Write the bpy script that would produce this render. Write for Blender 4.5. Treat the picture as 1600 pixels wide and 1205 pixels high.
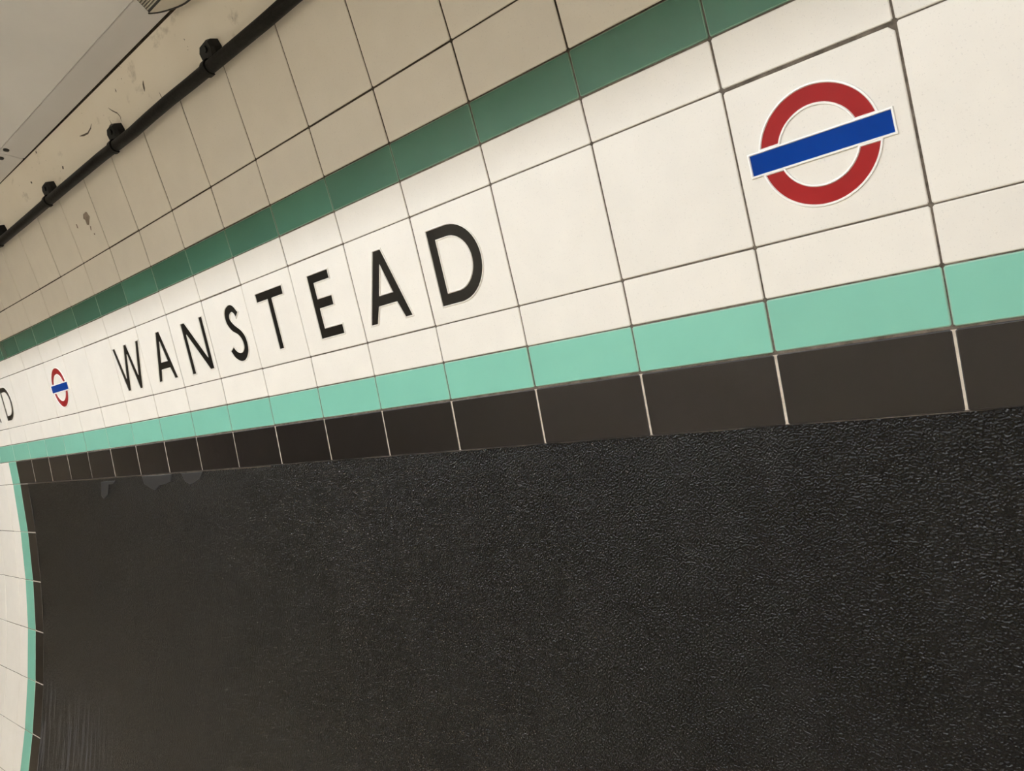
import bpy, bmesh, math, random
import numpy as np
from mathutils import Vector, Matrix
from mathutils.geometry import tessellate_polygon

random.seed(7)
scn = bpy.context.scene
for o in list(bpy.data.objects):
    bpy.data.objects.remove(o, do_unlink=True)
C = scn.collection

# ------------------------------------------------------------------ camera
T = 0.155                                   # tile pitch in metres
EYE = 1.6
X0 = 1.9471166 * T
rows3 = np.array([[0.737132, 0.675386, -0.022124],
                  [-0.110557, 0.088237, -0.989945],
                  [-0.666643, 0.732167, 0.139711]])
cam = bpy.data.cameras.new('camera')
cam.sensor_fit = 'HORIZONTAL'
cam.sensor_width = 36.0
cam.lens = 1180.0 / 1600.0 * 36.0
cam.clip_start = 0.02
cam_ob = bpy.data.objects.new('camera', cam)
C.objects.link(cam_ob)
right, down, fwd = (Vector(r) for r in rows3)
cam_ob.matrix_world = Matrix(((right.x, -down.x, -fwd.x, X0),
                              (right.y, -down.y, -fwd.y, 0.0),
                              (right.z, -down.z, -fwd.z, EYE),
                              (0, 0, 0, 1)))
scn.camera = cam_ob

# ------------------------------------------------------------------ world, exposure
world = bpy.data.worlds.new('world')
scn.world = world
world.use_nodes = True
world.node_tree.nodes['Background'].inputs[0].default_value = (0.9, 0.85, 0.75, 1)
world.node_tree.nodes['Background'].inputs[1].default_value = 0.02
scn.view_settings.view_transform = 'Standard'
scn.view_settings.look = 'None'
scn.view_settings.exposure = 0.0
scn.view_settings.gamma = 1.0
scn.view_settings.use_curve_mapping = False
LAMP_STRENGTH = 68.0
LAMP_COLOUR = (0.885, 0.935, 1.0)

# ------------------------------------------------------------------ wall geometry
RR = 20.424873                              # wall radius in tiles
CY, CZ = -15.21870741, -4.10813398          # centre of curvature in tiles, seen from the eye
TH5 = math.radians(-2.61995295 + 18.5)      # angle of the joint under the lettered row
WX = [0.01541, -0.01144, -0.00333, -0.02218, -0.0203, -0.00181, 0.02158, -0.00439, -0.01051]
WS = [-0.0039, -0.00364, -0.00355, 0.01616, -0.00731, 0.00474, -0.00377, 0.01536, 0.00079]
S = {0: 3.12, 1: 2.12, 2: 1.639, 3: 1.306, 4: 0.987, 5: 0.0, 6: -0.333, 7: -0.673, 8: -1.144,
     9: -2.136, 10: -3.126, 11: -4.123, 12: -5.123, 13: -6.123, 14: -7.12, 15: -8.12}
S_FLOOR = -12.0
CEIL_Z = 2.3823


def warp(k, s):
    """tiles are not laid perfectly: small drift of the joints along the wall"""
    a = (max(-17.0, min(2.0, k)) + 7) / 8
    b = max(-7.0, min(2.2, s)) / 2
    B = (1, a, b, a * a, a * b, b * b, a ** 3, a * a * b, a * b * b)
    return (k + sum(p * q for p, q in zip(WX, B)), s + sum(p * q for p, q in zip(WS, B)))


def wall_pt(k, s, h=0.0, w=True):
    """point on the curved wall; k along it in tiles, s up it in tiles, h out of it in tiles"""
    if w:
        k, s = warp(k, s)
    t = TH5 + s / RR
    r = RR - h
    return Vector((k * T, (CY + r * math.cos(t)) * T, (CZ + r * math.sin(t)) * T + EYE))


def wall_n(s):
    t = TH5 + s / RR
    return Vector((0, -math.cos(t), -math.sin(t)))


# ------------------------------------------------------------------ materials
def mat(name, base, rough=0.4, spec=0.5, var=0.0, coat=0.0, emit=None):
    m = bpy.data.materials.new(name)
    m.use_nodes = True
    nt = m.node_tree
    b = nt.nodes['Principled BSDF']
    b.inputs['Base Color'].default_value = (*base, 1)
    b.inputs['Roughness'].default_value = rough
    b.inputs['Specular IOR Level'].default_value = spec
    b.inputs['Coat Weight'].default_value = coat
    if emit:
        b.inputs['Emission Color'].default_value = (*emit[0], 1)
        b.inputs['Emission Strength'].default_value = emit[1]
    return m, nt, b


def N(nt, t, **kw):
    n = nt.nodes.new(t)
    for k, v in kw.items():
        if k in n.inputs:
            n.inputs[k].default_value = v
        else:
            setattr(n, k, v)
    return n


def pos_scaled(nt, sc=(1, 1, 1)):
    g = N(nt, 'ShaderNodeNewGeometry')
    v = N(nt, 'ShaderNodeVectorMath', operation='MULTIPLY')
    nt.links.new(g.outputs['Position'], v.inputs[0])
    v.inputs[1].default_value = sc
    return v.outputs[0]


def noise(nt, vec, scale, detail=2.0, rough=0.5):
    n = N(nt, 'ShaderNodeTexNoise')
    n.inputs['Scale'].default_value = scale
    n.inputs['Detail'].default_value = detail
    n.inputs['Roughness'].default_value = rough
    nt.links.new(vec, n.inputs['Vector'])
    return n.outputs['Fac']


def ramp(nt, fac, stops):
    r = N(nt, 'ShaderNodeValToRGB')
    els = r.color_ramp.elements
    els[0].position, els[0].color = stops[0][0], (*stops[0][1], 1)
    els[1].position, els[1].color = stops[-1][0], (*stops[-1][1], 1)
    for p, c in stops[1:-1]:
        e = els.new(p)
        e.color = (*c, 1)
    nt.links.new(fac, r.inputs['Fac'])
    return r.outputs['Color']


def mixc(nt, fac, a, b, mode='MIX'):
    m = N(nt, 'ShaderNodeMix', data_type='RGBA', blend_type=mode)
    if isinstance(fac, (int, float)):
        m.inputs[0].default_value = fac
    else:
        nt.links.new(fac, m.inputs[0])
    for i, x in ((6, a), (7, b)):
        if isinstance(x, tuple):
            m.inputs[i].default_value = (*x, 1)
        else:
            nt.links.new(x, m.inputs[i])
    return m.outputs[2]


def bump(nt, b, height, strength, dist):
    n = N(nt, 'ShaderNodeBump')
    n.inputs['Strength'].default_value = strength
    n.inputs['Distance'].default_value = dist
    nt.links.new(height, n.inputs['Height'])
    nt.links.new(n.outputs[0], b.inputs['Normal'])
    return n


def glaze(name, base, rough, var, speck=0.0, wave=0.15, coat=0.0, spec=0.5):
    m, nt, b = mat(name, base, rough, spec, coat=coat)
    oi = N(nt, 'ShaderNodeObjectInfo')
    lo = tuple(c * (1 - var) for c in base)
    hi = tuple(min(1, c * (1 + var)) for c in base)
    col = ramp(nt, oi.outputs['Random'], [(0, lo), (1, hi)])
    p = pos_scaled(nt)
    cloud = ramp(nt, noise(nt, p, 22, 3), [(0.3, (0.975, 0.975, 0.975)), (0.7, (1.015, 1.015, 1.015))])
    col = mixc(nt, 1.0, col, cloud, 'MULTIPLY')
    if speck:
        f = ramp(nt, noise(nt, p, 700, 1), [(0.66, (0, 0, 0)), (0.74, (speck,) * 3)])
        col = mixc(nt, f, col, tuple(c * 0.45 for c in base))
    nt.links.new(col, b.inputs['Base Color'])
    bump(nt, b, noise(nt, p, 30, 2), wave, 0.0008)
    return m


M = {}
M['cream'] = glaze('cream_glaze', (0.80, 0.765, 0.70), 0.40, 0.02, speck=0.22, spec=0.35)
M['dark_green'] = glaze('dark_green_glaze', (0.058, 0.17, 0.12), 0.12, 0.10, wave=0.25, coat=0.05)
M['light_green'] = glaze('light_green_glaze', (0.19, 0.49, 0.385), 0.20, 0.03, wave=0.2)
M['black'] = glaze('black_glaze', (0.010, 0.008, 0.008), 0.17, 0.2, wave=0.25, spec=0.4)
M['cream_edge'] = mat('cream_glaze_edge', (0.78, 0.74, 0.67), 0.35)[0]
M['green_edge'] = mat('pale_thin_glaze_edge', (0.26, 0.47, 0.37), 0.45)[0]
M['dark_green_edge'] = mat('thin_dark_green_glaze_edge', (0.15, 0.29, 0.21), 0.4)[0]
M['black_edge'] = mat('black_glaze_edge', (0.012, 0.010, 0.010), 0.5)[0]


def grout(name, a, b_):
    m, nt, b = mat(name, a, 0.9, 0.2)
    p = pos_scaled(nt)
    nt.links.new(ramp(nt, noise(nt, p, 90, 4, 0.7), [(0.3, a), (0.7, b_)]), b.inputs['Base Color'])
    bump(nt, b, noise(nt, p, 900, 2), 0.5, 0.0006)
    return m


M['grout'] = grout('dirty_grout', (0.055, 0.044, 0.033), (0.18, 0.15, 0.12))
M['grout_dark'] = grout('grimy_shadow_grout', (0.02, 0.016, 0.011), (0.09, 0.072, 0.055))  # grime in the upper joints; also the shadow line under the ceiling
M['grout_pale'] = grout('pale_grout', (0.42, 0.36, 0.29), (0.66, 0.59, 0.50))


def plaster():
    m, nt, b = mat('painted_plaster', (0.70, 0.63, 0.50), 0.55, 0.3)
    p = pos_scaled(nt)
    base = ramp(nt, noise(nt, p, 6, 3), [(0.3, (0.80, 0.75, 0.66)), (0.7, (0.85, 0.81, 0.73))])
    smudge = ramp(nt, noise(nt, pos_scaled(nt, (13, 8, 20)), 1.0, 5, 0.65),
                  [(0.60, (0, 0, 0)), (0.74, (0.55, 0.55, 0.55))])
    col = mixc(nt, smudge, base, (0.22, 0.19, 0.15))
    fleck = ramp(nt, noise(nt, p, 160, 2), [(0.74, (0, 0, 0)), (0.78, (0.9, 0.9, 0.9))])
    col = mixc(nt, fleck, col, (0.06, 0.05, 0.04))
    nt.links.new(col, b.inputs['Base Color'])
    bump(nt, b, noise(nt, p, 60, 3), 0.25, 0.002)
    return m


M['plaster'] = plaster()


def ceiling_paint(name, lo, hi):
    m, nt, b = mat(name, (0.66, 0.62, 0.57), 0.5, 0.3)
    p = pos_scaled(nt)
    nt.links.new(ramp(nt, noise(nt, p, 5, 4), [(0.3, lo), (0.7, hi)]),
                 b.inputs['Base Color'])
    bump(nt, b, noise(nt, p, 120, 3), 0.08, 0.001)
    return m


M['ceiling'] = ceiling_paint('ceiling_board_paint', (0.74, 0.735, 0.74), (0.80, 0.795, 0.80))
M['strip'] = ceiling_paint('grey_strip_paint', (0.62, 0.615, 0.62), (0.68, 0.675, 0.68))


def rough_black():
    m, nt, b = mat('rough_black_paint', (0.005, 0.005, 0.005), 0.16, 0.21)
    p = pos_scaled(nt)
    streak = noise(nt, pos_scaled(nt, (26, 4, 1.6)), 1.0, 4, 0.6)
    blotch = noise(nt, p, 5, 4, 0.6)
    mul = N(nt, 'ShaderNodeMath', operation='MULTIPLY')
    nt.links.new(streak, mul.inputs[0])
    nt.links.new(blotch, mul.inputs[1])
    col = ramp(nt, mul.outputs[0], [(0.14, (0.0012, 0.0012, 0.0014)), (0.42, (0.006, 0.0057, 0.006))])
    # pale scuffs low down at the far end of the panel
    sc = noise(nt, pos_scaled(nt, (95, 1.0, 5)), 1.0, 3, 0.6)
    sc = ramp(nt, sc, [(0.50, (0, 0, 0)), (0.75, (0.7, 0.7, 0.7))])
    sep = N(nt, 'ShaderNodeSeparateXYZ')
    nt.links.new(p, sep.inputs[0])

    def rng(sock, a0, a1):
        r = N(nt, 'ShaderNodeMapRange', interpolation_type='SMOOTHSTEP')
        r.inputs['From Min'].default_value = a0
        r.inputs['From Max'].default_value = a1
        nt.links.new(sock, r.inputs['Value'])
        return r.outputs[0]
    gx = rng(sep.outputs[0], -1.75, -2.05)
    gz = rng(sep.outputs[2], 1.12, 0.92)
    g = N(nt, 'ShaderNodeMath', operation='MULTIPLY')
    nt.links.new(gx, g.inputs[0])
    nt.links.new(gz, g.inputs[1])
    g2 = N(nt, 'ShaderNodeMath', operation='MULTIPLY')
    nt.links.new(g.outputs[0], g2.inputs[0])
    nt.links.new(sc, g2.inputs[1])
    col = mixc(nt, g2.outputs[0], col, (0.085, 0.092, 0.12))
    nt.links.new(col, b.inputs['Base Color'])
    v = N(nt, 'ShaderNodeTexVoronoi', feature='SMOOTH_F1')
    v.inputs['Scale'].default_value = 420
    nt.links.new(p, v.inputs['Vector'])
    n1 = noise(nt, p, 520, 0.0, 0.5)
    ad = N(nt, 'ShaderNodeMath', operation='SUBTRACT')
    nt.links.new(n1, ad.inputs[0])
    ml = N(nt, 'ShaderNodeMath', operation='MULTIPLY')
    ml.inputs[1].default_value = 0.35
    nt.links.new(v.outputs['Distance'], ml.inputs[0])
    nt.links.new(ml.outputs[0], ad.inputs[1])
    bump(nt, b, ad.outputs[0], 1.0, 0.0017)
    return m


M['rough_black'] = rough_black()
M['smear'] = glaze('smooth_black_filler', (0.014, 0.014, 0.016), 0.45, 0.1, wave=0.6)


def conduit_paint():
    m, nt, b = mat('worn_black_paint', (0.02, 0.018, 0.017), 0.5, 0.16)
    p = pos_scaled(nt, (12, 60, 60))
    nt.links.new(ramp(nt, noise(nt, p, 3, 4, 0.7), [(0.35, (0.002, 0.0018, 0.0016)), (0.75, (0.014, 0.013, 0.012))]),
                 b.inputs['Base Color'])
    bump(nt, b, noise(nt, pos_scaled(nt), 150, 3), 0.5, 0.001)
    return m


M['conduit'] = conduit_paint()
M['clip'] = mat('black_bracket_paint', (0.008, 0.008, 0.008), 0.55, 0.3)[0]
M['letter'] = glaze('letter_black_glaze', (0.009, 0.008, 0.007), 0.16, 0.05, wave=0.4, spec=0.36)
M['rim'] = mat('raised_white_rim', (0.92, 0.90, 0.87), 0.35)[0]
M['red'] = glaze('red_glaze', (0.28, 0.010, 0.012), 0.28, 0.02, wave=0.4, spec=0.2)
M['blue'] = glaze('blue_glaze', (0.0, 0.034, 0.25), 0.2, 0.02, wave=0.4, spec=0.08)
M['chip'] = grout('bare_clay', (0.22, 0.18, 0.15), (0.34, 0.29, 0.25))
M['metal_dark'] = mat('dark_metal', (0.02, 0.018, 0.016), 0.4)[0]
M['flute'] = mat('fluted_grey_plastic', (0.42, 0.39, 0.33), 0.4)[0]
M['cover'] = mat('pale_cover_plastic', (0.60, 0.56, 0.48), 0.3)[0]
M['screw'] = mat('black_screw', (0.012, 0.011, 0.01), 0.4)[0]
M['floor'] = mat('floor_terrazzo', (0.555, 0.455, 0.327), 0.45)[0]
M['far_wall'] = mat('far_wall_cream', (0.715, 0.636, 0.497), 0.3)[0]
M['housing'] = mat('white_lamp_housing', (0.7, 0.68, 0.64), 0.5)[0]
M['tube'] = mat('lit_tube', (0.9, 0.9, 0.9), 0.5, emit=(LAMP_COLOUR, LAMP_STRENGTH))[0]


# ------------------------------------------------------------------ object helpers
def mesh_ob(name, verts, faces, mats, parent=None, mi=None, smooth=False, centre=True):
    if centre:
        c = Vector((0, 0, 0))
        for v in verts:
            c += Vector(v)
        c /= len(verts)
    else:
        c = Vector((0, 0, 0))
    me = bpy.data.meshes.new(name)
    me.from_pydata([tuple(Vector(v) - c) for v in verts], [], faces)
    for m in (mats if isinstance(mats, (list, tuple)) else [mats]):
        me.materials.append(m)
    if mi:
        me.polygons.foreach_set('material_index', mi)
    if smooth:
        me.polygons.foreach_set('use_smooth', [True] * len(me.polygons))
    me.update()
    o = bpy.data.objects.new(name, me)
    C.objects.link(o)
    o.location = c
    if parent:
        o.parent = parent
        wl = parent.location.copy()
        p = parent.parent
        while p:
            wl += p.location
            p = p.parent
        o.location = c - wl
    return o


def tag(o, label, cat=None, group=None, kind=None):
    o['label'] = label
    if cat:
        o['category'] = cat
    if group:
        o['group'] = group
    if kind:
        o['kind'] = kind
    return o


def box_geo(x0, x1, y0, y1, z0, z1):
    v = [(x, y, z) for z in (z0, z1) for y in (y0, y1) for x in (x0, x1)]
    f = [(0, 2, 3, 1), (4, 5, 7, 6), (0, 1, 5, 4), (2, 6, 7, 3), (0, 4, 6, 2), (1, 3, 7, 5)]
    return v, f


# ------------------------------------------------------------------ the room
v, f = box_geo(-9.0, 4.0, -3.2, 0.9, -0.1, 0.0)
floor = tag(mesh_ob('floor', v, f, M['floor']), 'beige speckled floor below the picture', 'floor', kind='structure')
v, f = box_geo(-9.0, 4.0, -3.3, -3.2, 0.0, 2.5)
wl = tag(mesh_ob('wall_left', v, f, M['far_wall']), 'plain cream wall behind the camera', 'wall', kind='structure')
v, f = box_geo(-9.1, -9.0, -3.3, 0.95, 0.0, 2.5)
tag(mesh_ob('wall_back', v, f, M['far_wall']), 'plain cream end wall far down the passage', 'wall', kind='structure')
v, f = box_geo(4.0, 4.1, -3.3, 0.95, 0.0, 2.5)
tag(mesh_ob('wall_front', v, f, M['far_wall']), 'plain cream end wall to the right of the camera', 'wall', kind='structure')

# wall body behind the tiles (grout shows in the joints), closed at the back
K0, K1 = -58, 25
srows = [3.9, S[0], S[1], S[2], S[3], S[4], S[5], S[6], S[7], S[8], S[9], S[10], S[11], S[12], S[13], S[14], S[15]]
s_ = S[15]
while s_ > S_FLOOR + 0.5:
    s_ -= 0.8
    srows.append(max(s_, S_FLOOR))
kk = [float(K0)] + [float(k) for k in range(-22, 8)] + [float(K1)]
verts, faces, mi = [], [], []
DEP = 0.008
for s in srows:
    for k in kk:
        verts.append(wall_pt(k, s, -DEP))
nk = len(kk)
for i in range(len(srows) - 1):
    for j in range(nk - 1):
        a = i * nk + j
        faces.append((a, a + nk, a + nk + 1, a + 1))
        mi.append(1 if srows[i] > S[2] + .01 else 0)
base = len(verts)
for s in srows:
    for k in kk:
        verts.append(wall_pt(k, s, -0.7))
for i in range(len(srows) - 1):
    for j in range(nk - 1):
        a = base + i * nk + j
        faces.append((a, a + 1, a + nk + 1, a + nk))
        mi.append(0)
wall = mesh_ob('wall_right', verts, faces, [M['grout'], M['grout_dark']], mi=mi)
tag(wall, 'curved tiled station wall with a lettered cream frieze', 'wall', kind='structure')

# pale flush pointing between the black tiles
verts, faces = [], []


def strip(ks, ss, h):
    b0 = len(verts)
    for s in ss:
        for k in ks:
            verts.append(wall_pt(k, s, h))
    n = len(ks)
    for i in range(len(ss) - 1):
        for j in range(n - 1):
            a = b0 + i * n + j
            faces.append((a, a + n, a + n + 1, a + 1))


strip([float(k) for k in range(-16, 9)], [S[7] - 0.012, S[8] + 0.012], -0.004)
strip([-16.0, -15.5], [S[8], S[9], S[10], S[11], S[12], S[13], S[14], S[15]], -0.004)
mesh_ob('pointing', verts, faces, M['grout_pale'], wall)
verts, faces = [], []
strip([-15.5 + .25 * q for q in range(38)], [S[8] + 0.005, S[8] - 0.008], 0.0035)
mesh_ob('panel_pointing', verts, faces, M['grout_dark'], wall)

# plaster band between the top of the tiles and the ceiling
verts, faces = [], []
strip([K0] + [k * 0.5 for k in range(-44, 15)] + [K1], [3.829, 3.7, 3.5, 3.3, 3.105], 0.006)  # stops short so the dark grout behind stands in for the edge shadow
n = len(verts)
strip([K0] + [k * 0.5 for k in range(-44, 15)] + [K1], [3.105, 3.10], 0.006)
nb = n // 5
for j in range(nb):        # turn the lower lip back to the wall
    kq = ([K0] + [k * 0.5 for k in range(-44, 15)] + [K1])[j]
    verts[n + nb + j] = wall_pt(kq, 3.10 + random.uniform(-.012, .012), -DEP)
mesh_ob('plaster_band', verts, faces, M['plaster'], wall, smooth=False)


# ------------------------------------------------------------------ tiles
def bil(c, u, w):
    """c: corners bl, br, tr, tl"""
    return (c[0] * (1 - u) + c[1] * u) * (1 - w) + (c[3] * (1 - u) + c[2] * u) * w


def tile_geo(k0, k1, s0, s1, gap=(0.007, 0.007, 0.007, 0.007), cut=0.014, lift=0.0, tilt=(0, 0)):
    """one glazed tile: flat face, rounded arris, cut corners. gap = left,right,bottom,top"""
    k0 += gap[0]
    k1 -= gap[1]
    s0 += gap[2]
    s1 -= gap[3]
    n = wall_n((s0 + s1) / 2)
    cs = [wall_pt(a, b) for a, b in ((k0, s0), (k1, s0), (k1, s1), (k0, s1))]
    du, dv = (k1 - k0), (s1 - s0)
    verts = []
    for ins, h in ((0.0, -0.022), (0.0, -0.006), (0.003, -0.002), (0.008, 0.0)):
        c4 = [max(q - ins * 0.4, 0.004) for q in (cut if isinstance(cut, tuple) else (cut,) * 4)]
        a, b = ins / du, ins / dv
        (A0, B0), (A1, B1), (A2, B2), (A3, B3) = [(q / du, q / dv) for q in c4]
        ring = [(a + A0, b), (1 - a - A1, b), (1 - a, b + B1), (1 - a, 1 - b - B2),
                (1 - a - A2, 1 - b), (a + A3, 1 - b), (a, 1 - b - B3), (a, b + B0)]
        for u, w in ring:
            hh = h + lift + tilt[0] * (u - .5) + tilt[1] * (w - .5)
            verts.append(bil(cs, u, w) + n * (hh * T))
    faces, mi = [], []
    for r in range(3):
        for j in range(8):
            j2 = (j + 1) % 8
            faces.append((r * 8 + j, r * 8 + j2, (r + 1) * 8 + j2, (r + 1) * 8 + j))
            mi.append(1)
    faces.append(tuple(range(24, 32)))
    mi.append(0)
    return verts, faces, mi, cs, n


KINDS = {'cream': ('cream', 'cream_edge'), 'dark_green': ('dark_green', 'dark_green_edge'),
         'light_green': ('light_green', 'green_edge'), 'black': ('black', 'black_edge')}
PLATE = {}
MISC = {'verts': [], 'faces': [], 'mi': []}


def add_tile(k0, k1, s0, s1, kind, tone=None, gap=None, single=True, cut=0.014, tilt=None):
    if gap is None:
        gap = tuple(random.uniform(0.0032, 0.0075) for _ in range(4))
    if tilt is None:
        tilt = (random.uniform(-.0018, .0018), random.uniform(-.0018, .0018))
    vs, fs, mi, cs, n = tile_geo(k0, k1, s0, s1, gap, cut, random.uniform(-.001, .001), tilt)
    mats = KINDS[kind]
    if single:
        o = mesh_ob('tile', vs, fs, [M[mats[0]], M[mats[1]]], wall, mi)
        return o, cs, n
    b0 = len(MISC['verts'])
    order = ['cream', 'cream_edge', 'dark_green', 'dark_green_edge', 'light_green', 'green_edge', 'black', 'black_edge']
    MISC['verts'] += vs
    MISC['faces'] += [tuple(i + b0 for i in q) for q in fs]
    MISC['mi'] += [order.index(mats[x]) for x in mi]
    return None, cs, n


ROWS = [(0, 1, 'cream'), (1, 2, 'cream'), (2, 3, 'dark_green'), (3, 4, 'cream'), (4, 5, 'cream'),
        (5, 6, 'cream'), (6, 7, 'light_green'), (7, 8, 'black')]
WORD = {-10: 'W', -9: 'A2', -8: 'N', -7: 'S', -6: 'T', -5: 'E', -4: 'A', -3: 'D'}
LETTERS = dict(WORD)
for k, c in WORD.items():
    LETTERS[k - 13] = c
    LETTERS[k + 13] = c
ROUNDELS = (-13, 0, 13)
lettered = {}
for k in range(-58, 25):
    near = -19 <= k <= 4
    for (r0, r1, kind) in ROWS:
        kd = kind
        gap = None
        cut = 0.010
        if r1 == 8 and not (-16 <= k < 9):
            kd = 'cream'
        if r1 == 8 and k == -17:
            add_tile(k, k + 0.5, S[8], S[7], 'cream')
            add_tile(k + 0.5, k + 1, S[8], S[7], 'light_green')
            continue
        if k == 0 and r1 == 5:
            gap = (0.007, 0.007, 0.006, 0.017)
            cut = (0.008, 0.010, 0.032, 0.012)
        if r1 <= 2:
            gap = tuple(random.uniform(0.0055, 0.0095) for _ in range(4))
        if kd == 'black':
            gap = (0.006, 0.006, 0.006, 0.010)
        o, cs, n = add_tile(k, k + 1, S[r1], S[r0], kd, gap=gap, single=near, cut=cut)
        if r1 == 5:
            full = [wall_pt(a, b) for a, b in ((k, S[5]), (k + 1, S[5]), (k + 1, S[4]), (k, S[4]))]
            lettered[k] = (o, full, n)
        if o and k == -10 and r0 == 0:
            chip_tile = (o, cs, n)
# rows below the black band, to the left of the panel
for i in range(8, 15):
    for k in range(-58, -16):
        if k == -17:
            add_tile(k, k + .5, S[i + 1], S[i], 'cream', single=i < 14)
        else:
            add_tile(k, k + 1, S[i + 1], S[i], 'cream', single=(k >= -19 and i < 14))
    add_tile(-16.5, -16, S[i + 1], S[i], 'light_green', single=i < 14)
    add_tile(-16, -15.5, S[i + 1], S[i], 'black', gap=(.006, .006, .006, .006), single=i < 14)
# and below the picture and beyond the right end of the panel
bot = [S[15], S[15] - .471, S[15] - .811, S[15] - 1.144, S[15] - 2.14, S[15] - 3.14, S_FLOOR]
for i in range(6):
    kd = ['black', 'light_green', 'cream', 'cream', 'cream', 'cream'][i]
    for k in range(-58, 25):
        add_tile(k, k + 1, bot[i + 1], bot[i], kd if -17 < k < 9 else 'cream', single=False)
for i in range(8, 15):
    add_tile(8.5, 9, S[i + 1], S[i], 'black', single=False)
    for k in range(9, 25):
        add_tile(k, k + 1, S[i + 1], S[i], 'cream', single=False)
order = ['cream', 'cream_edge', 'dark_green', 'dark_green_edge', 'light_green', 'green_edge', 'black', 'black_edge']
fld = mesh_ob('tile_field', MISC['verts'], MISC['faces'], [M[x] for x in order], wall, MISC['mi'])
fld['kind'] = 'stuff'


# ------------------------------------------------------------------ raised letters and roundels
def area(l):
    return 0.5 * sum(l[i - 1][0] * l[i][1] - l[i][0] * l[i - 1][1] for i in range(len(l)))


def offset(loop, d):
    """move a closed loop outward (d>0) for a counter-clockwise outer loop; holes are clockwise"""
    out = []
    n = len(loop)
    for i in range(n):
        p0, p1, p2 = (Vector(loop[(i - 1) % n]), Vector(loop[i]), Vector(loop[(i + 1) % n]))
        a = (p1 - p0).normalized()
        b = (p2 - p1).normalized()
        n1 = Vector((a.y, -a.x))
        n2 = Vector((b.y, -b.x))
        m = n1 + n2
        if m.length < 1e-6:
            m = n1
        m.normalize()
        q = d / max(0.45, m.dot(n1))
        out.append((p1.x + m.x * q, p1.y + m.y * q))
    return out


def relief(loops, layers, cs, n, name, material, parent, smooth=False):
    """loops: outer ccw then holes cw, in tile units of the lettered tile; layers: (offset, height)"""
    verts, faces = [], []
    cnt = [len(l) for l in loops]
    tot = sum(cnt)
    for (d, h) in layers:
        for l in loops:
            for (x, y) in offset(l, d):
                verts.append(bil(cs, x, y / S[4]) + n * (h * T))
    for r in range(len(layers) - 1):
        b0 = 0
        for c in cnt:
            for j in range(c):
                j2 = (j + 1) % c
                faces.append((r * tot + b0 + j, r * tot + b0 + j2, (r + 1) * tot + b0 + j2, (r + 1) * tot + b0 + j))
            b0 += c
    top = [[Vector((x, y, 0)) for x, y in offset(l, layers[-1][0])] for l in loops]
    off = (len(layers) - 1) * tot
    for t in tessellate_polygon(top):
        p = [verts[off + i] for i in t]
        if (p[1] - p[0]).cross(p[2] - p[0]).dot(n) < 0:
            t = t[::-1]
        faces.append(tuple(off + i for i in t))
    return mesh_ob(name, verts, faces, material, parent)


def ell(cx, cy, rx, ry, a0, a1, n):
    return [(cx + rx * math.cos(math.radians(a0 + (a1 - a0) * i / n)),
             cy + ry * math.sin(math.radians(a0 + (a1 - a0) * i / n))) for i in range(n + 1)]


def catmull(pts, m=5):
    out = []
    for i in range(len(pts) - 1):
        p0 = Vector(pts[max(i - 1, 0)])
        p1, p2 = Vector(pts[i]), Vector(pts[i + 1])
        p3 = Vector(pts[min(i + 2, len(pts) - 1)])
        for j in range(m):
            t = j / m
            q = 0.5 * ((2 * p1) + (p2 - p0) * t + (2 * p0 - 5 * p1 + 4 * p2 - p3) * t * t
                       + (3 * p1 - p0 - 3 * p2 + p3) * t ** 3)
            out.append((q.x, q.y))
    out.append(tuple(pts[-1]))
    return out


def shape_A(dx=0.0, sx=1.0):
    def q(l):
        return [((x - .143) * sx + .143 + dx, y) for x, y in l]
    return [q([(.143, .155), (.236, .155), (.312, .312), (.585, .312), (.655, .155), (.746, .155),
               (.517, .81), (.412, .81)]),
            q([(.348, .398), (.464, .69), (.562, .398)])]


sA = [(.788, .71), (.721, .786), (.636, .815), (.535, .785), (.484, .715), (.49, .617), (.566, .523), (.678, .461),
      (.74, .386), (.75, .305), (.705, .25), (.63, .236), (.556, .27), (.509, .326)]
sB = [(.43, .286), (.492, .203), (.608, .148), (.731, .166), (.822, .257), (.832, .385), (.774, .482), (.655, .568),
      (.586, .644), (.592, .705), (.65, .735), (.695, .714), (.726, .663)]
SHAPES = {
    'D': [[(.166, .155), (.40, .155)] + ell(.40, .483, .335, .328, -85, 85, 22) + [(.40, .811), (.166, .811)],
          [(.255, .245), (.255, .724), (.395, .724)] + ell(.395, .4845, .241, .2395, 84, -84, 20) + [(.395, .245)]],
    'A': shape_A(), 'A2': shape_A(.183, .955),
    'E': [[(.297, .156), (.69, .156), (.69, .244), (.386, .244), (.386, .463), (.63, .463), (.63, .553), (.386, .553),
           (.386, .730), (.657, .730), (.657, .81), (.297, .81)]],
    'T': [[(.479, .168), (.56, .168), (.56, .735), (.797, .735), (.797, .822), (.253, .822), (.253, .735), (.479, .735)]],
    'N': [[(.338, .142), (.425, .142), (.428, .66), (.828, .15), (.925, .15), (.93, .802), (.85, .802), (.843, .29),
           (.441, .80), (.342, .80)]],
    'W': [[(.240, .144), (.325, .144), (.508, .67), (.660, .14), (.742, .14), (.978, .795), (.892, .795), (.708, .325),
           (.548, .797), (.468, .797), (.284, .318), (.138, .791), (.052, .791)]],
    'S': [catmull(sA) + catmull(sB)],
}
for k, l in SHAPES.items():
    if area(l[0]) < 0:
        l[0].reverse()
    for h in l[1:]:
        if area(h) > 0:
            h.reverse()
L_LAYERS = [(0.003, -0.001), (0.002, 0.0022), (-0.006, 0.0016)]
R_LAYERS = [(0.018, -0.002), (0.013, 0.0085), (0.006, 0.0095), (0.001, 0.0008)]
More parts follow.
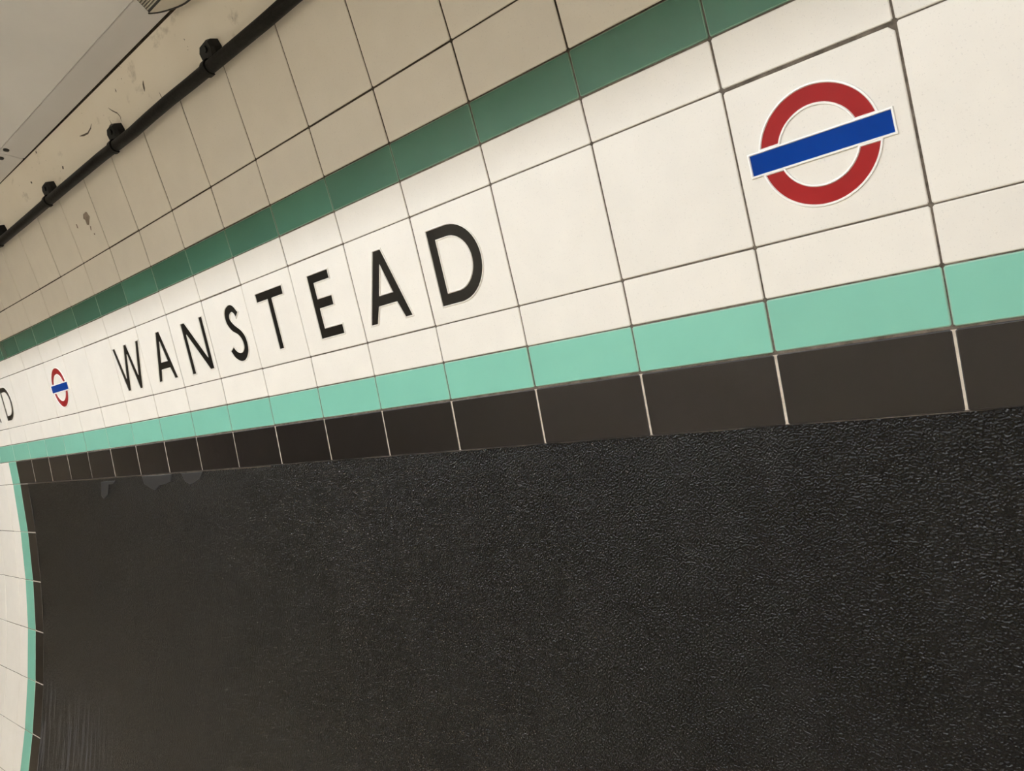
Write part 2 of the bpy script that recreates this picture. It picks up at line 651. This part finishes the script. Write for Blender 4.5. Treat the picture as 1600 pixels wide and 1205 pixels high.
for k, (o, cs, n) in lettered.items():
    if o is None:
        continue
    if k in LETTERS:
        ch = LETTERS[k]
        lp = SHAPES[ch]
        rim = relief(lp, R_LAYERS, cs, n, 'letter_rim', M['cream_edge'], o)
        le = relief(lp, L_LAYERS, cs, n, 'letter', M['letter'], o)
        le['label'] = 'raised glossy black letter ' + ch[0]
    if k in ROUNDELS:
        cx, cy = .4965, .490
        rnd = random.Random(3)
        ph = [rnd.uniform(0, 6.28) for _ in range(6)]

        def wob(a, amp):
            return amp * (math.sin(3 * a + ph[0]) + .7 * math.sin(7 * a + ph[1]) + .6 * math.sin(13 * a + ph[2])) / 2.3

        def half(ro, ri, amp, up):
            """upper or lower half of the ring, cut off level with the bar"""
            yb = (.5465 + .026) if up else (.4295 - .026)
            n_ = 44

            def arc(rad, am):
                a0 = math.asin((yb - cy) / rad)
                a1 = math.pi - a0
                if not up:
                    a0, a1 = math.pi - math.asin((yb - cy) / rad), 2 * math.pi + math.asin((yb - cy) / rad)
                out = []
                for q in range(n_ + 1):
                    a = a0 + (a1 - a0) * q / n_
                    rr_ = rad + wob(a, am) * math.sin(math.pi * q / n_)
                    out.append((cx + rr_ * math.cos(a), cy + rr_ * math.sin(a)))
                return out
            lp_ = arc(ro, amp * .5) + arc(ri, amp)[::-1]
            return [lp_ if area(lp_) > 0 else lp_[::-1]]
        for up in (True, False):
            relief(half(.335, .239, 0, up), [(0.019, -.002), (0.015, .009), (0.006, .0105), (0.001, .0010)], cs, n, 'ring_rim', M['rim'], o)
            rg = relief(half(.335, .239, .003, up), [(0.004, 0), (0.003, .0026), (-.006, .0020)], cs, n, 'ring', M['red'], o)
            rg['label'] = 'red glazed %s half of the ring' % ('upper' if up else 'lower')
        br = [[(.094, .428), (.900, .431), (.899, .548), (.093, .545)]]
        relief(br, [(0.018, -.002), (0.015, .0115), (0.006, .013), (0.001, .0020)], cs, n, 'bar_rim', M['rim'], o)
        bb = relief(br, [(0.004, 0), (0.003, .0042), (-.006, .0034)], cs, n, 'bar', M['blue'], o)
        bb['label'] = 'deep blue glazed bar'

# chipped glaze on a tall tile under the conduit
o, cs, n = chip_tile


def blob(pts, cs, n, name, material, parent, h0, h1, mapper=None):
    vs, m = [], len(pts)
    for h in (h0, h1):
        for (a, b) in pts:
            vs.append((bil(cs, a, b) if cs else wall_pt(a, b)) + n * (h * T))
    fs = [(j, (j + 1) % m, m + (j + 1) % m, m + j) for j in range(m)] + [tuple(range(m, 2 * m))]
    return mesh_ob(name, vs, fs, material, parent)


def ccw(l):
    return l if area(l) > 0 else l[::-1]


for pts in ([(.70, .59), (.74, .58), (.78, .50), (.72, .46), (.66, .41), (.60, .43), (.60, .50), (.56, .53), (.60, .58)],
            [(.25, .53), (.28, .52), (.275, .46), (.245, .47)],
            [(.68, .40), (.70, .38), (.67, .33), (.65, .34)],
            [(.71, .28), (.74, .27), (.73, .25), (.70, .26)]):
    blob(ccw(pts), cs, n, 'chip', M['chip'], o, 0.0, 0.0012)

# ------------------------------------------------------------------ rough black panel
verts, faces = [], []
kq = [-15.5 + i * 0.25 for i in range(97)]
sq = [S[8] + 0.004 - i * (S[8] - S[15]) / 40 for i in range(41)]
sq[-1] = S[15] + 0.006
for i, s in enumerate(sq):
    for k in kq:
        ss = s + (random.uniform(-.004, .002) if i == 0 else 0)
        verts.append(wall_pt(k, ss, 0.003))
nq = len(kq)
for i in range(len(sq) - 1):
    for j in range(nq - 1):
        a = i * nq + j
        faces.append((a, a + nq, a + nq + 1, a + 1))
edge = list(range(nq)) + [i * nq + nq - 1 for i in range(1, len(sq))] + \
    [(len(sq) - 1) * nq + j for j in range(nq - 2, -1, -1)] + [i * nq for i in range(len(sq) - 2, 0, -1)]
b0 = len(verts)
for e in edge:
    t = verts[e].copy()
    ang = math.atan2((t.z - EYE) / T - CZ, t.y / T - CY)
    verts.append(t)
    verts.append(t + Vector((0, math.cos(ang), math.sin(ang))) * (0.018 * T))
for i in range(len(edge)):
    i2 = (i + 1) % len(edge)
    faces.append((b0 + 2 * i2, b0 + 2 * i, b0 + 2 * i + 1, b0 + 2 * i2 + 1))
panel_root = bpy.data.objects.new('poster_panel', None)
C.objects.link(panel_root)
panel_root.location = wall_pt(-3.5, S[15], 0.0)
tag(panel_root, 'large rough black painted panel set in the wall below the black tile band', 'panel')
board = mesh_ob('board', verts, faces, M['rough_black'], panel_root, smooth=True)
SMEARS = [[(-9.983, -1.150), (-9.505, -1.150), (-8.936, -1.150), (-8.998, -1.256), (-9.19, -1.29), (-9.4, -1.308),
           (-9.597, -1.385), (-9.73, -1.347), (-9.94, -1.278)],
          [(-8.638, -1.152), (-8.338, -1.15), (-7.986, -1.152), (-8.101, -1.239), (-8.281, -1.292), (-8.415, -1.314),
           (-8.567, -1.276)],
          [(-11.638, -1.198), (-11.022, -1.194), (-11.118, -1.24), (-11.323, -1.246), (-11.424, -1.414),
           (-11.641, -1.492), (-11.75, -1.44)]]
for q in SMEARS:
    q = ccw(q)
    cx_ = sum(a for a, b in q) / len(q)
    cy_ = sum(b for a, b in q) / len(q)
    n = wall_n(cy_)
    m_ = len(q)
    vs = [wall_pt(a, b, 0.002) for a, b in q] + [wall_pt(cx_ + (a - cx_) * .93, cy_ + (b - cy_) * .9, 0.008) for a, b in q]
    fs = [(j, (j + 1) % m_, m_ + (j + 1) % m_, m_ + j) for j in range(m_)] + [tuple(range(m_, 2 * m_))]
    sm_ = mesh_ob('filler_smear', vs, fs, M['smear'], panel_root)
    sm_['label'] = 'smooth smear of filler along the top edge of the panel'

# ------------------------------------------------------------------ marks on the plaster
plaster_ob = next(c for c in wall.children if c.name.startswith('plaster_band'))
M['mark'] = mat('dark_scuff', (0.10, 0.085, 0.065), 0.8)[0]


def ribbon(pts, w, name='crack'):
    vs, fs = [], []
    for i, (a, b) in enumerate(pts):
        p0 = Vector(pts[max(i - 1, 0)])
        p1 = Vector(pts[min(i + 1, len(pts) - 1)])
        d = (p1 - p0).normalized()
        ww = w * (0.3 if i in (0, len(pts) - 1) else 1.0) * random.uniform(.7, 1.3)
        nn = Vector((-d.y, d.x)) * ww
        vs += [wall_pt(a + nn.x, b + nn.y, 0.0072), wall_pt(a - nn.x, b - nn.y, 0.0072)]
    for i in range(len(pts) - 1):
        fs.append((2 * i, 2 * i + 1, 2 * i + 3, 2 * i + 2))
    return mesh_ob(name, vs, fs, M['mark'], plaster_ob)


for pts, w in (([(-7.564, 3.564), (-7.53, 3.53), (-7.492, 3.5), (-7.403, 3.44), (-7.369, 3.389), (-7.385, 3.327)], .006),
               ([(-7.654, 3.447), (-7.645, 3.395), (-7.633, 3.346)], .006),
               ([(-7.645, 3.395), (-7.69, 3.39), (-7.731, 3.388)], .005),
               ([(-7.223, 3.675), (-7.228, 3.65), (-7.23, 3.63)], .010),
               ([(-6.558, 3.519), (-6.585, 3.485), (-6.60, 3.45), (-6.615, 3.417)], .016),
               ([(-6.325, 3.307), (-6.32, 3.26), (-6.315, 3.227)], .008),
               ([(-9.44, 3.40), (-9.432, 3.383), (-9.425, 3.36)], .030),
               ([(-10.67, 3.53), (-10.643, 3.52), (-10.62, 3.51)], .022),
               ([(-10.06, 3.80), (-10.047, 3.793), (-10.03, 3.78)], .022),
               ([(-8.137, 3.56), (-8.20, 3.525), (-8.328, 3.501), (-8.461, 3.518), (-8.583, 3.545)], .011)):
    ribbon(pts, w)

# ------------------------------------------------------------------ conduit on its clips
cond = bpy.data.objects.new('conduit_pipe', None)
C.objects.link(cond)
cond.location = wall_pt(-9.0, 3.10, 0.0, False)
tag(cond, 'thin black conduit pipe running along the top of the tiles on clips', 'pipe')
CS, CH, CR = 3.097, 0.115, 0.067
wob_pts = [(-3.57, .004), (-4.0, -.004), (-5.45, -.003), (-6.17, .005), (-7.0, -.012), (-8.1, .005), (-9.5, .003), (-11.8, -.006)]


def wobble(k):
    p = sorted(wob_pts)
    if k <= p[0][0]:
        return p[0][1]
    if k >= p[-1][0]:
        return p[-1][1]
    for (a, b), (c, d) in zip(p, p[1:]):
        if a <= k <= c:
            t = (k - a) / (c - a)
            t = t * t * (3 - 2 * t)
            return b + (d - b) * t


def tube_along(kvals, rad, name, material, parent, nseg=14):
    vs, fs = [], []
    for k in kvals:
        s = CS + wobble(k)
        c = wall_pt(k, s, CH, False)
        n = wall_n(s)
        t = Vector((0, -n.z, n.y))
        for j in range(nseg):
            a = 2 * math.pi * j / nseg
            vs.append(c + (n * math.cos(a) + t * math.sin(a)) * rad * T)
    for i in range(len(kvals) - 1):
        for j in range(nseg):
            j2 = (j + 1) % nseg
            fs.append((i * nseg + j, i * nseg + j2, (i + 1) * nseg + j2, (i + 1) * nseg + j))
    fs.append(tuple(range(nseg)))
    fs.append(tuple((len(kvals) - 1) * nseg + j for j in reversed(range(nseg))))
    return mesh_ob(name, vs, fs, material, parent, smooth=True)


tube_along([-44 + i * 0.5 for i in range(137)], CR, 'pipe', M['conduit'], cond)
CLIPS = [-5.02 + 2.475 * i for i in range(-6, 6)]
for kc in CLIPS:
    s = CS + wobble(kc)
    n = wall_n(s)
    t = Vector((0, -n.z, n.y))
    if t.z < 0:
        t = -t
    X = Vector((1, 0, 0))
    o0 = wall_pt(kc, s, 0.0, False)

    def P(dk, ds, h):
        return o0 + (X * dk + t * ds + n * h) * T
    # knuckle-shaped fixing block above the pipe
    prof = [(-.13, .06), (-.15, .17), (-.10, .235), (.02, .25), (.10, .23), (.125, .15), (.10, .05)]
    vs = [P(a, b, 0.0) for a, b in prof] + [P(a, b, .09) for a, b in prof] + \
         [P(a * .8, .14 + (b - .14) * .75, .125) for a, b in prof]
    m_ = len(prof)
    fs = []
    for r in range(2):
        for j in range(m_):
            j2 = (j + 1) % m_
            fs.append((r * m_ + j, r * m_ + j2, (r + 1) * m_ + j2, (r + 1) * m_ + j))
    fs.append(tuple(range(2 * m_, 3 * m_)))
    clip = mesh_ob('clip', vs, fs, M['clip'], cond)
    # strap round the pipe
    vs, fs = [], []
    na = 14
    for i in range(na + 1):
        a = math.radians(-100 + 255 * i / na)
        for (dk, rr_) in ((-.10, CR + .002), (-.10, CR + .017), (-.015, CR + .017), (-.015, CR + .002)):
            vs.append(P(dk, -math.sin(-a) * 0 + math.sin(a) * rr_, CH + math.cos(a) * rr_))
    for i in range(na):
        for j in range(4):
            j2 = (j + 1) % 4
            fs.append((i * 4 + j, i * 4 + j2, i * 4 + 4 + j2, i * 4 + 4 + j))
    fs += [(0, 1, 2, 3), tuple(na * 4 + j for j in (3, 2, 1, 0))]
    mesh_ob('strap', vs, fs, M['conduit'], clip)
    # screw head
    vs = [P(.01 + .035 * math.cos(a), .16 + .035 * math.sin(a), h) for h in (.12, .145)
          for a in [2 * math.pi * j / 8 for j in range(8)]]
    fs = [(j, (j + 1) % 8, 8 + (j + 1) % 8, 8 + j) for j in range(8)] + [tuple(range(8, 16))]
    mesh_ob('screw', vs, fs, M['clip'], clip)

# ------------------------------------------------------------------ flat ceiling of boards with an edge strip
v, f = box_geo(-9.0, 4.0, -3.3, 0.60, CEIL_Z + 0.012, CEIL_Z + 0.1)
ceiling = tag(mesh_ob('ceiling', v, f, M['metal_dark']), 'flat pale ceiling of boards with an edge strip along the wall',  # dark backing stands in for shadow in the strip's edge gap
              'ceiling', kind='structure')


def board_geo(x0, x1, y0, y1, z0, z1, r=0.006, b=0.0012):
    """thin board with rounded corners; bottom face at z0"""
    pts = []
    for cx_, cy_, a0 in ((x1 - r, y1 - r, 0), (x0 + r, y1 - r, 90), (x0 + r, y0 + r, 180), (x1 - r, y0 + r, 270)):
        for i in range(4):
            a = math.radians(a0 + 30 * i)
            pts.append((cx_ + r * math.cos(a), cy_ + r * math.sin(a)))
    mx, my = (x0 + x1) / 2, (y0 + y1) / 2
    ins = [(x + (b if x < mx else -b), y + (b if y < my else -b)) for x, y in pts]
    vs = [(x, y, z1) for x, y in pts] + [(x, y, z0 + b) for x, y in pts] + [(x, y, z0) for x, y in ins]
    m_ = len(pts)
    fs = []
    for r_ in range(2):
        for j in range(m_):
            j2 = (j + 1) % m_
            fs.append((r_ * m_ + j2, r_ * m_ + j, (r_ + 1) * m_ + j, (r_ + 1) * m_ + j2))
    fs.append(tuple(reversed(range(2 * m_, 3 * m_))))
    fs.append(tuple(range(m_)))
    return vs, fs


YE, YC = 3.036 * T, 2.683 * T          # wall edge and seam of the strip
xj = -10.49 * T
joints = [xj + 1.9 * i for i in range(-2, 4)]
joints[0] = -8.98
for a, b in zip(joints, joints[1:]):
    v, f = board_geo(a + .001, b - .001, YC + .0003, YE - .0035, CEIL_Z, CEIL_Z + .010)
    mesh_ob('edge_strip', v, f, M['strip'], ceiling)
ys = [YC - 0.0003]
while ys[-1] > -3.1:
    ys.append(ys[-1] - 0.6)
for y1, y0 in zip(ys, ys[1:]):
    for a, b in zip(joints, joints[1:]):
        v, f = board_geo(a + 1.2 + .001, b + 1.2 - .001, y0 + .0003, y1 - .0003, CEIL_Z - .0008, CEIL_Z + .010)
        mesh_ob('board', v, f, M['ceiling'], ceiling)
# fixing screws beside the strip joint
for (a, b) in ((-10.304, 2.745), (-10.66, 2.767)):
    vs, fs = [], []
    for (r, z) in ((.0062, CEIL_Z), (.0055, CEIL_Z - .003), (.003, CEIL_Z - .004)):
        for j in range(10):
            q = 2 * math.pi * j / 10
            vs.append((a * T + r * 1.2 * math.cos(q), b * T + r * math.sin(q), z))
    for r in range(2):
        for j in range(10):
            j2 = (j + 1) % 10
            fs.append((r * 10 + j2, r * 10 + j, r * 10 + 10 + j, r * 10 + 10 + j2))
    fs.append(tuple(reversed(range(20, 30))))
    mesh_ob('screw', vs, fs, M['screw'], ceiling)

# ------------------------------------------------------------------ fitting on the ceiling at the picture's top edge
SC = 0.97


def cp(x, y):
    return ((1.947 + (x - 1.947) * SC) * T, y * SC * T)


ZF = EYE + (CEIL_Z - EYE) * SC
fit = bpy.data.objects.new('ceiling_fitting', None)
C.objects.link(fit)
fit.location = (*cp(-5.3, 2.8), CEIL_Z)
tag(fit, 'ceiling fitting with fluted grey side and curved black-rimmed cover at the picture top', 'fitting')


def slab(pts2, z0, z1, name, material):
    pts2 = ccw(pts2)
    m_ = len(pts2)
    vs = [(x, y, z1) for x, y in pts2] + [(x, y, z0) for x, y in pts2]
    fs = [((j + 1) % m_, j, m_ + j, m_ + (j + 1) % m_) for j in range(m_)] + [tuple(reversed(range(m_, 2 * m_))), tuple(range(m_))]
    return mesh_ob(name, vs, fs, material, fit)


cor, p_l0, p_l1 = (-5.695, 2.88), (-5.567, 2.701), (-5.397, 2.867)
dl = (p_l0[0] - cor[0], p_l0[1] - cor[1])
end = (cor[0] + dl[0] * 2.6, cor[1] + dl[1] * 2.6)
LX = 2.2
slab([cp(*cor), cp(*end), cp(end[0] + LX, end[1]), cp(cor[0] + LX, cor[1] - .03)], ZF + .001, CEIL_Z, 'body', M['metal_dark'])
nf = 16
for i in range(nf):
    a, b = (i + .45) / nf * .96 + .05, (i + 1.0) / nf * .96 + .05
    q0 = (cor[0] + (end[0] - cor[0]) * a, cor[1] + (end[1] - cor[1]) * a)
    q1 = (cor[0] + (end[0] - cor[0]) * b, cor[1] + (end[1] - cor[1]) * b)
    slab([cp(q0[0] + .02, q0[1]), cp(q1[0] + .02, q1[1]), cp(q1[0] + LX - .1, q1[1]), cp(q0[0] + LX - .1, q0[1])],
         ZF - .0012, ZF + .002, 'flute', M['flute'])
curve = catmull([cor, (-5.594, 2.949), (-5.457, 3.01), (-5.316, 3.055), (-5.185, 3.073), (-4.9, 3.078), (-4.4, 3.07),
                 (-3.9, 3.0), (-3.6, 2.87)], 4)
slab([cp(*q) for q in curve], ZF + .0005, CEIL_Z - .002, 'cover', M['cover'])
# rim along the curve
vs, fs = [], []
for i, q in enumerate(curve):
    x, y = cp(*q)
    for j in range(6):
        a = 2 * math.pi * j / 6
        vs.append((x + .0008 * math.cos(a), y + .0016 * math.cos(a), ZF + .0016 * math.sin(a)))
for i in range(len(curve) - 1):
    for j in range(6):
        j2 = (j + 1) % 6
        fs.append((i * 6 + j, i * 6 + j2, i * 6 + 6 + j2, i * 6 + 6 + j))
mesh_ob('rim', vs, fs, M['metal_dark'], fit)

# ------------------------------------------------------------------ lamps: open troughs with side skirts along the passage
def lamp(x0, x1, label, group, yc=-0.9, hw=0.5, zl=2.22, zt=2.316):
    r = bpy.data.objects.new('trough_lamp', None)
    C.objects.link(r)
    r.location = ((x0 + x1) / 2, yc, CEIL_Z)
    tag(r, label, 'lamp', group)
    yl, yr = yc - hw, yc + hw
    th = .004
    vs, fs = [], []
    for bx in ((x0, x1, yl, yr, CEIL_Z - .012, CEIL_Z - .0015), (x0, x1, yr, yr + th, zl, CEIL_Z - .0015),
               (x0, x1, yl - th, yl, zl, CEIL_Z - .0015)):
        v, f = box_geo(*bx)
        b = len(vs)
        vs += v
        fs += [tuple(i + b for i in q) for q in f]
    mesh_ob('housing', vs, fs, M['housing'], r)
    ns, rad = 16, .021
    vs = [(x, yc + rad * math.cos(2 * math.pi * q / ns), zt + rad * math.sin(2 * math.pi * q / ns))
          for x in (x0 + .03, x1 - .03) for q in range(ns)]
    fs = [(q, (q + 1) % ns, ns + (q + 1) % ns, ns + q) for q in range(ns)] + \
        [tuple(reversed(range(ns))), tuple(range(ns, 2 * ns))]
    mesh_ob('tube', vs, fs, M['tube'], r)
    for x in (x0 + .012, x1 - .030):
        v, f = box_geo(x, x + .018, yc - .03, yc + .03, zt - .026, CEIL_Z - .012)
        mesh_ob('lamp_holder', v, f, M['housing'], r)
    return r


for i, x in enumerate([-3.9, -2.29, -0.68]):
    lamp(x, x + 1.6, ['farthest wide trough lamp down the passage ceiling', 'middle wide trough lamp of the row along the ceiling',
                       'nearest wide trough lamp, right above the camera'][i], 'wide trough lamps along the ceiling')
for i, x in enumerate([-4.2, -2.6, -1.0, 0.6]):  # unseen second row, added to raise the bounce light off the floor
    lamp(x, x + 1.5, ['farthest added narrow fill lamp by the opposite wall', 'second added narrow fill lamp by the opposite wall from the far end',
                      'third added narrow fill lamp by the opposite wall from the far end',
                      'nearest added narrow fill lamp by the opposite wall'][i], 'added narrow fill lamps along the opposite wall',
         -2.2, 0.2, 2.2, 2.33)
